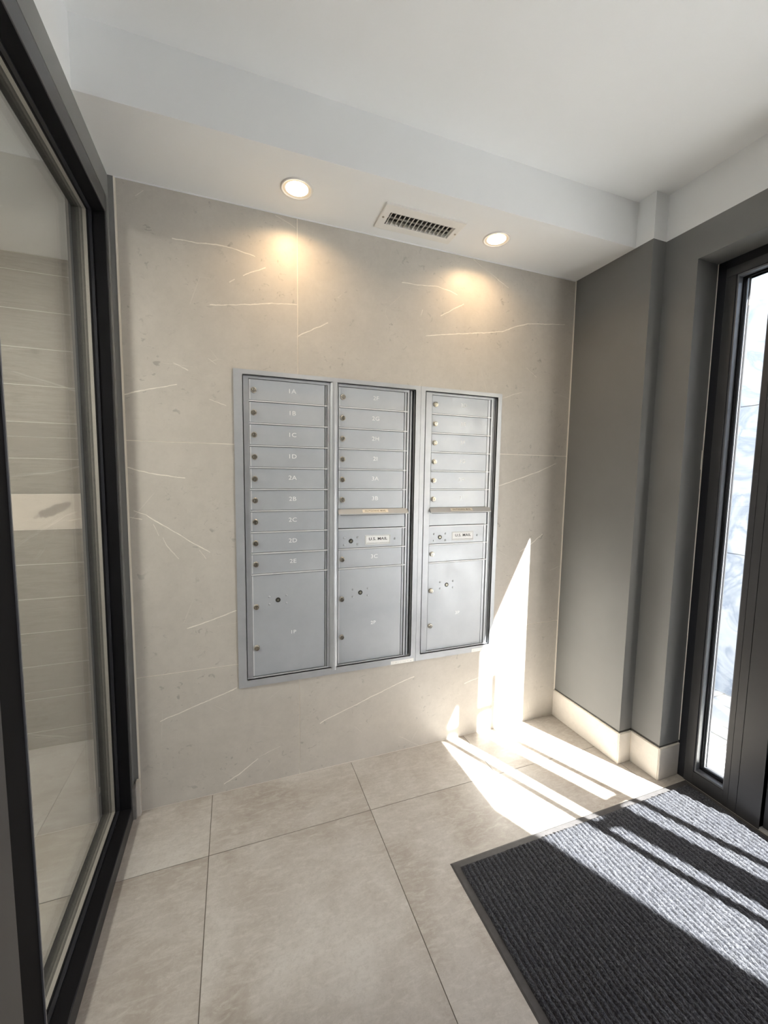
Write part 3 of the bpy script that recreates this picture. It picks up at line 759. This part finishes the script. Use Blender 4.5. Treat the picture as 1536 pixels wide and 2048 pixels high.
def outgoing(unit, x0, x1, xs0, xs1):
    """slot hood, blank panel and postal door between rows 6 and 8"""
    obj('blank_panel', boxes((px(x0) - 0.0003, YD - 0.006, pz(1.1275), px(x1) + 0.010, YD + 0.004, pz(1.2065))), SILVER, unit, label='silver panel under the outgoing mail slot')
    # hood: a wedge leaning forward
    a, b, c, d = px(xs0), px(xs1), 0, 0
    zt, zl = pz(1.2135), pz(1.1885)
    y0, y1 = YD - 0.004, YD - 0.024
    vs = [(a, y0, zt), (b, y0, zt), (b, y1, zl + 0.004), (a, y1, zl + 0.004), (a, y1, zl), (b, y1, zl), (b, y0 - 0.010, zl + 0.003), (a, y0 - 0.010, zl + 0.003), (a, y0, zt - 0.006), (b, y0, zt - 0.006)]
    fs = [(0, 3, 2, 1), (3, 4, 5, 2), (4, 7, 6, 5), (7, 8, 9, 6), (8, 0, 1, 9), (0, 8, 7, 4, 3), (1, 2, 5, 6, 9)]
    hd = obj('slot_hood', join([(vs, fs)]), STEEL, unit, label='steel hood of the outgoing mail slot')
    obj('mail_slot', boxes((a + 0.012, YD - 0.0068, zl - 0.004, b - 0.012, YD - 0.004, zl + 0.010)), DARKHOLE, unit, label='dark slot under the hood')
    # plate with OUTGOING MAIL on the sloping face
    mid = Vector(((px(x0 + 0.171)), (y0 + y1) / 2, (zt + zl + 0.004) / 2))
    ang = math.atan2((zt - zl - 0.004), (y0 - y1))
    nrm = Vector((0, -math.sin(ang), math.cos(ang)))
    me = boxes((-0.062, -0.0085, 0, 0.062, 0.0085, 0.0006)); R = Matrix.Translation(mid) @ Matrix.Rotation(ang, 4, 'X')
    me.transform(R); lb = obj('slot_label', me, STICKER2, hd)
    cu = text_mesh('OUTGOING MAIL', 0.0125, (0, 0, 0), depth=0.0002, bold=0.0002)
    cu.transform(Matrix.Rotation(math.radians(-90), 4, 'X')); cu.transform(Matrix.Translation((0, 0, 0.0008))); cu.transform(R)
    obj('slot_lettering', cu, INK2, hd)
STICKER2 = mat('cream_plate', (0.66, 0.62, 0.54), 0.4, 0.2)
INK2 = mat('brown_ink', (0.16, 0.14, 0.11), 0.5)

def postal_door(unit, x0, x1):
    d = door(unit, x0 - 0.001, x1, ZT - ROW * 7 + 0.0045, ZT - ROW * 8 + 0.005, 'silver postal carrier door with a U.S. MAIL label', None, False, 'postal_door')
    key_plate(d, x0 + 0.059, 1.0675, 0.0315, 0.0160)
    obj('rivet', RIV, None, d, (px(x0 + 0.272), YD - 0.004, pz(1.070)))
    lx0, lx1, lz0, lz1 = px(x0 + 0.126), px(x0 + 0.2495), pz(1.0475), pz(1.0915)
    obj('mail_label', boxes((lx0, YD - 0.0048, lz0, lx1, YD - 0.004, lz1)), LETTER, d, label='white U.S. MAIL label')
    e1, e2 = 0.0026, 0.0035
    L = [(lx0 + e1, lz0 + e1, lx1 - e1, lz0 + e2), (lx0 + e1, lz1 - e2, lx1 - e1, lz1 - e1), (lx0 + e1, lz0 + e2, lx0 + e2, lz1 - e2), (lx1 - e2, lz0 + e2, lx1 - e1, lz1 - e2)]
    random.seed(11); q = lx0 + 0.008
    while q < lx1 - 0.010:
        w = random.choice([0.0018, 0.003, 0.0045, 0.0055]); L.append((q, lz0 + 0.0070, q + w, lz0 + 0.0082)); q += w + 0.0012
    obj('label_border', boxes(*xz_boxes(L, YD - 0.0051, YD - 0.0047)), INK, d)
    obj('label_lettering', text_mesh('U.S. MAIL', 0.0185, ((lx0 + lx1) / 2 + 0.001, YD - 0.0050, (lz0 + lz1) / 2 + 0.0035), bold=0.0002, sx=1.16), INK, d)

c2_rows = [ZT - ROW * k + 0.0025 for k in (1, 2, 3, 4, 5, 7, 8, 9)]
column(ma, 0.8075, 0.8085, 1.1180, 1.1325, 1.1415, c2_rows)
for k, s in enumerate(['2F', '2G', '2H', '2I', '3A', '3B']):
    z1 = ZT - ROW * k; door(ma, 0.8085, 1.1180, z1, z1 - ROW + 0.005, 'silver mailbox door numbered ' + s, s)
outgoing(ma, 0.8085, 1.1180, 0.806, 1.140)
postal_door(ma, 0.8085, 1.1180)
z1 = ZT - ROW * 8; door(ma, 0.8085, 1.1180, z1, z1 - ROW + 0.005, 'silver mailbox door numbered 3C', '3C')
parcel(ma, 0.8085, 1.1180, '2P', 0.914, 'large silver parcel door numbered 2P')
obj('side_post', boxes((px(1.149), YD - 0.002, pz(0.487), px(1.157), YD + 0.01, pz(1.7575))), SILVER2, ma)
def sticker(unit, x0, x1):
    s = obj('inventory_sticker', boxes((x0, -0.0071, 0.4560, x1, -0.0065, 0.4730)), STICKER, unit, label='small white sticker on the bottom trim')
    random.seed(int(x0 * 100)); L = []
    q = x0 + 0.01
    while q < x1 - 0.012:
        w = random.choice([0.002, 0.004, 0.006]); zz = 0.4625 + random.uniform(-0.002, 0.002)
        L.append((q, zz, q + w, zz + 0.0016)); q += w + random.choice([0.003, 0.006, 0.012])
    obj('sticker_print', boxes(*xz_boxes(L, -0.0073, -0.0070)), mat('grey_ink', (0.3, 0.3, 0.33), 0.6), s)
sticker(ma, 1.070, 1.190)

# --- narrow unit (one column)
mb = empty('mailbox_unit', (1.424, 0.0, 0.4554), label='narrow silver wall mailbox unit with one column of doors, 3D to 3I', cat='mailbox', group='silver mailbox units recessed in the stone wall')
trim_frame(mb, 1.2005, 1.6480, 0.4554, 1.7794, 1.2250, 1.6235, 0.488, 1.7595)
cabinet_body(mb, 1.214, 1.628, 0.478, 1.759)
c3_rows = c2_rows
column(mb, 1.2262, 1.2590, 1.5690, 1.5870, 1.5985, c3_rows)
for k, s in enumerate(['3D', '3E', '3F', '3G', '3H', '3I']):
    z1 = ZT - ROW * k; door(mb, 1.2590, 1.5690, z1, z1 - ROW + 0.005, 'silver mailbox door numbered ' + s, s)
outgoing(mb, 1.2590, 1.5690, 1.2575, 1.5950)
postal_door(mb, 1.2590, 1.5690)
z1 = ZT - ROW * 8; door(mb, 1.2590, 1.5690, z1, z1 - ROW + 0.005, 'silver mailbox door without a number')
parcel(mb, 1.2590, 1.5690, '3P', 1.363, 'large silver parcel door numbered 3P')
obj('side_post', boxes((px(1.604), YD - 0.002, pz(0.487), px(1.612), YD + 0.01, pz(1.7575))), SILVER2, mb)
sticker(mb, 1.520, 1.645)

# ------------------------------------------------------------------ DOOR MAT
MX0, MX1, MY0, MY1 = 1.068, 2.284, -2.46, -0.612
dm = empty('door_mat', ((MX0 + MX1) / 2, (MY0 + MY1) / 2, 0), label='charcoal ribbed carpet door mat with a flat rubber edge by the entrance', cat='mat')
bw = 0.026
def bevel_border():
    h = 0.0045
    o = [(MX0, MY0), (MX1, MY0), (MX1, MY1), (MX0, MY1)]
    o2 = [(MX0 + .006, MY0 + .006), (MX1 - .006, MY0 + .006), (MX1 - .006, MY1 - .006), (MX0 + .006, MY1 - .006)]
    i1 = [(MX0 + bw, MY0 + bw), (MX1 - bw, MY0 + bw), (MX1 - bw, MY1 - bw), (MX0 + bw, MY1 - bw)]
    vs = [(x, y, 0.0002) for x, y in o] + [(x, y, h * 0.75) for x, y in o2] + [(x, y, h) for x, y in i1]
    fs = []
    for k in range(2):
        for i in range(4):
            j = (i + 1) % 4; fs.append((k * 4 + i, k * 4 + j, k * 4 + 4 + j, k * 4 + 4 + i))
    fs.append((8, 9, 10, 11)); fs.append((3, 2, 1, 0))
    me = bpy.data.meshes.new('mat_edge'); me.from_pydata(vs, [], fs); me.update(); return me
obj('rubber_edge', bevel_border(), RUBBER, dm)

def carpet():
    m = mat('charcoal_carpet', (0.05, 0.052, 0.058), 0.95, 0, 0.2); t = NT(m); v = t.coord()
    f1 = t.noise(t.coord(scale=(1, 0.35, 1)), 520, 4, 0.7)
    col = t.ramp(f1, [(0.32, (0.005, 0.006, 0.009)), (0.50, (0.030, 0.032, 0.040)), (0.68, (0.17, 0.175, 0.19))])
    col = t.mix(t.maprange(t.noise(v, 9, 4), 0.35, 0.7, 0, 0.4), col, (0.028, 0.030, 0.040))
    t.l(col, t.b.inputs['Base Color'])
    t.bump(f1, 0.8, 0.004)
    t.b.inputs['Sheen Weight'].default_value = 0.05; t.b.inputs['Sheen Roughness'].default_value = 0.5
    return m
CARPET = carpet()
def ribs():
    from mathutils import noise as mn
    x0, x1, y0, y1 = MX0 + bw, MX1 - bw, MY0 + bw, MY1 - bw
    NR = 63; pitch = (x1 - x0) / NR; SUB = 7
    nx = NR * SUB + 1
    ysn = []; y = y1
    while y > y0:
        ysn.append(y); y -= 0.0062 if y > -1.35 else 0.03
    ysn.append(y0)
    vs = []; fs = []
    for j, yy in enumerate(ysn):
        for i in range(nx):
            r = i // SUB; f = (i % SUB) / SUB
            prof = abs(math.sin(math.pi * f)) ** 0.55
            nz = mn.noise(Vector((r * 3.7, yy * 75, 0)))
            nz2 = mn.noise(Vector((i * 1.9, yy * 160, 3)))
            h = 0.0040 + 0.0085 * prof * (1 + 0.35 * nz) + 0.0030 * nz2 * (0.3 + prof)
            if j == 0 or i == 0 or i == nx - 1: h = 0.0046
            dx = 0.0038 * mn.noise(Vector((r * 1.3, yy * 30, 9))) * (1 if 0 < i < nx - 1 else 0)
            dy = 0.004 * mn.noise(Vector((i * 0.9, 5, 2))) if 0 < j < len(ysn) - 1 and j < 4 else 0
            vs.append((x0 + i * pitch / SUB + dx, yy + dy, h))
    for j in range(len(ysn) - 1):
        for i in range(nx - 1):
            a = j * nx + i; fs.append((a, a + nx, a + nx + 1, a + 1))
    me = bpy.data.meshes.new('carpet_ribs'); me.from_pydata(vs, [], fs); me.update()
    for p in me.polygons: p.use_smooth = True
    return me
obj('carpet_ribs', ribs(), CARPET, dm, kind='stuff')

# ------------------------------------------------------------------ OUTSIDE
CONC = speckled('pavement_concrete', (0.62, 0.61, 0.59), 0.8, 0.08, 3, 0.2)
PJ = speckled('pavement_joint', (0.30, 0.30, 0.29), 0.9)
ASPH = speckled('asphalt', (0.09, 0.09, 0.095), 0.9, 0.2, 8, 0.4)
pv = obj('pavement', boxes((XO - 0.03, -14, -0.20, 6.0, 6, -0.006)), PJ, kind='structure', label='sunlit concrete pavement outside the entrance', cat='pavement')
ry = [6.0, 3.0, 1.2, -0.18, -0.51, -1.4, -2.3, -3.2, -5, -7, -9, -11, -14]
rx = [2.43, 2.79, 2.91, 3.15, 3.9, 4.9, 6.0]
for i in range(len(rx) - 1):
    for j in range(len(ry) - 1):
        obj('paving_slab', boxes((rx[i] + 0.005, ry[j + 1] + 0.005, -0.03, rx[i + 1] - 0.005, ry[j] - 0.005, 0.0)), CONC, pv)
# white marble clad flank wall beside the entrance
MARB = mat('white_marble', (0.8, 0.82, 0.85), 0.35); t = NT(MARB); v = t.coord(rot=(0.7, 0.2, 0.2))
wv = t.noise(v, 3.4, 4, 0.55, 1.4)
t.l(t.ramp(wv, [(0.36, (0.52, 0.53, 0.55)), (0.47, (0.30, 0.33, 0.40)), (0.56, (0.55, 0.56, 0.58)), (0.75, (0.40, 0.43, 0.49))]), t.b.inputs['Base Color'])
fw = obj('wall_flank', boxes((3.325, -1.9, 0.0, 3.45, 3.0, 2.72)), GROUT, kind='structure', label='white marble clad screen wall outside the sidelight', cat='wall')
for i in range(6):
    for j in range(3):
        a = -1.9 + i * 0.815
        obj('marble_slab', boxes((3.30, a + 0.002, 0.004 + j * 0.905, 3.3249, a + 0.811, (j + 1) * 0.905)), MARB, fw)
kb = obj('kerb', boxes((6.0, -14, -0.2, 6.15, 6, 0.0)), CONC, kind='structure', label='concrete kerb between pavement and road', cat='kerb')
obj('road', boxes((6.15, -14, -0.25, 13.5, 6, -0.14)), ASPH, kind='structure', label='grey asphalt road beyond the kerb', cat='road')
BR = speckled('far_facade', (0.42, 0.30, 0.24), 0.85, 0.1, 2)
PANE = mat('far_window', (0.10, 0.12, 0.15), 0.1, 0, 0.7)
bd = obj('building', boxes((16, -14, -0.2, 22, 6, 6.2)), BR, label='low brick building across the road', cat='building', kind='structure')
for i in range(6):
    for j in range(2):
        y = -12.4 + i * 3.0; z = 0.9 + j * 2.7
        wf = obj('window', boxes((15.94, y, z, 16.0, y + 1.3, z + 1.5)), STICKER, bd)
        obj('pane', boxes((15.92, y + 0.08, z + 0.08, 15.94, y + 0.62, z + 1.42), (15.92, y + 0.68, z + 0.08, 15.94, y + 1.22, z + 1.42)), PANE, wf)
obj('pavement', boxes((13.5, -14, -0.2, 16, 6, 0.0)), CONC, kind='structure', label='pavement on the far side of the road', cat='pavement')
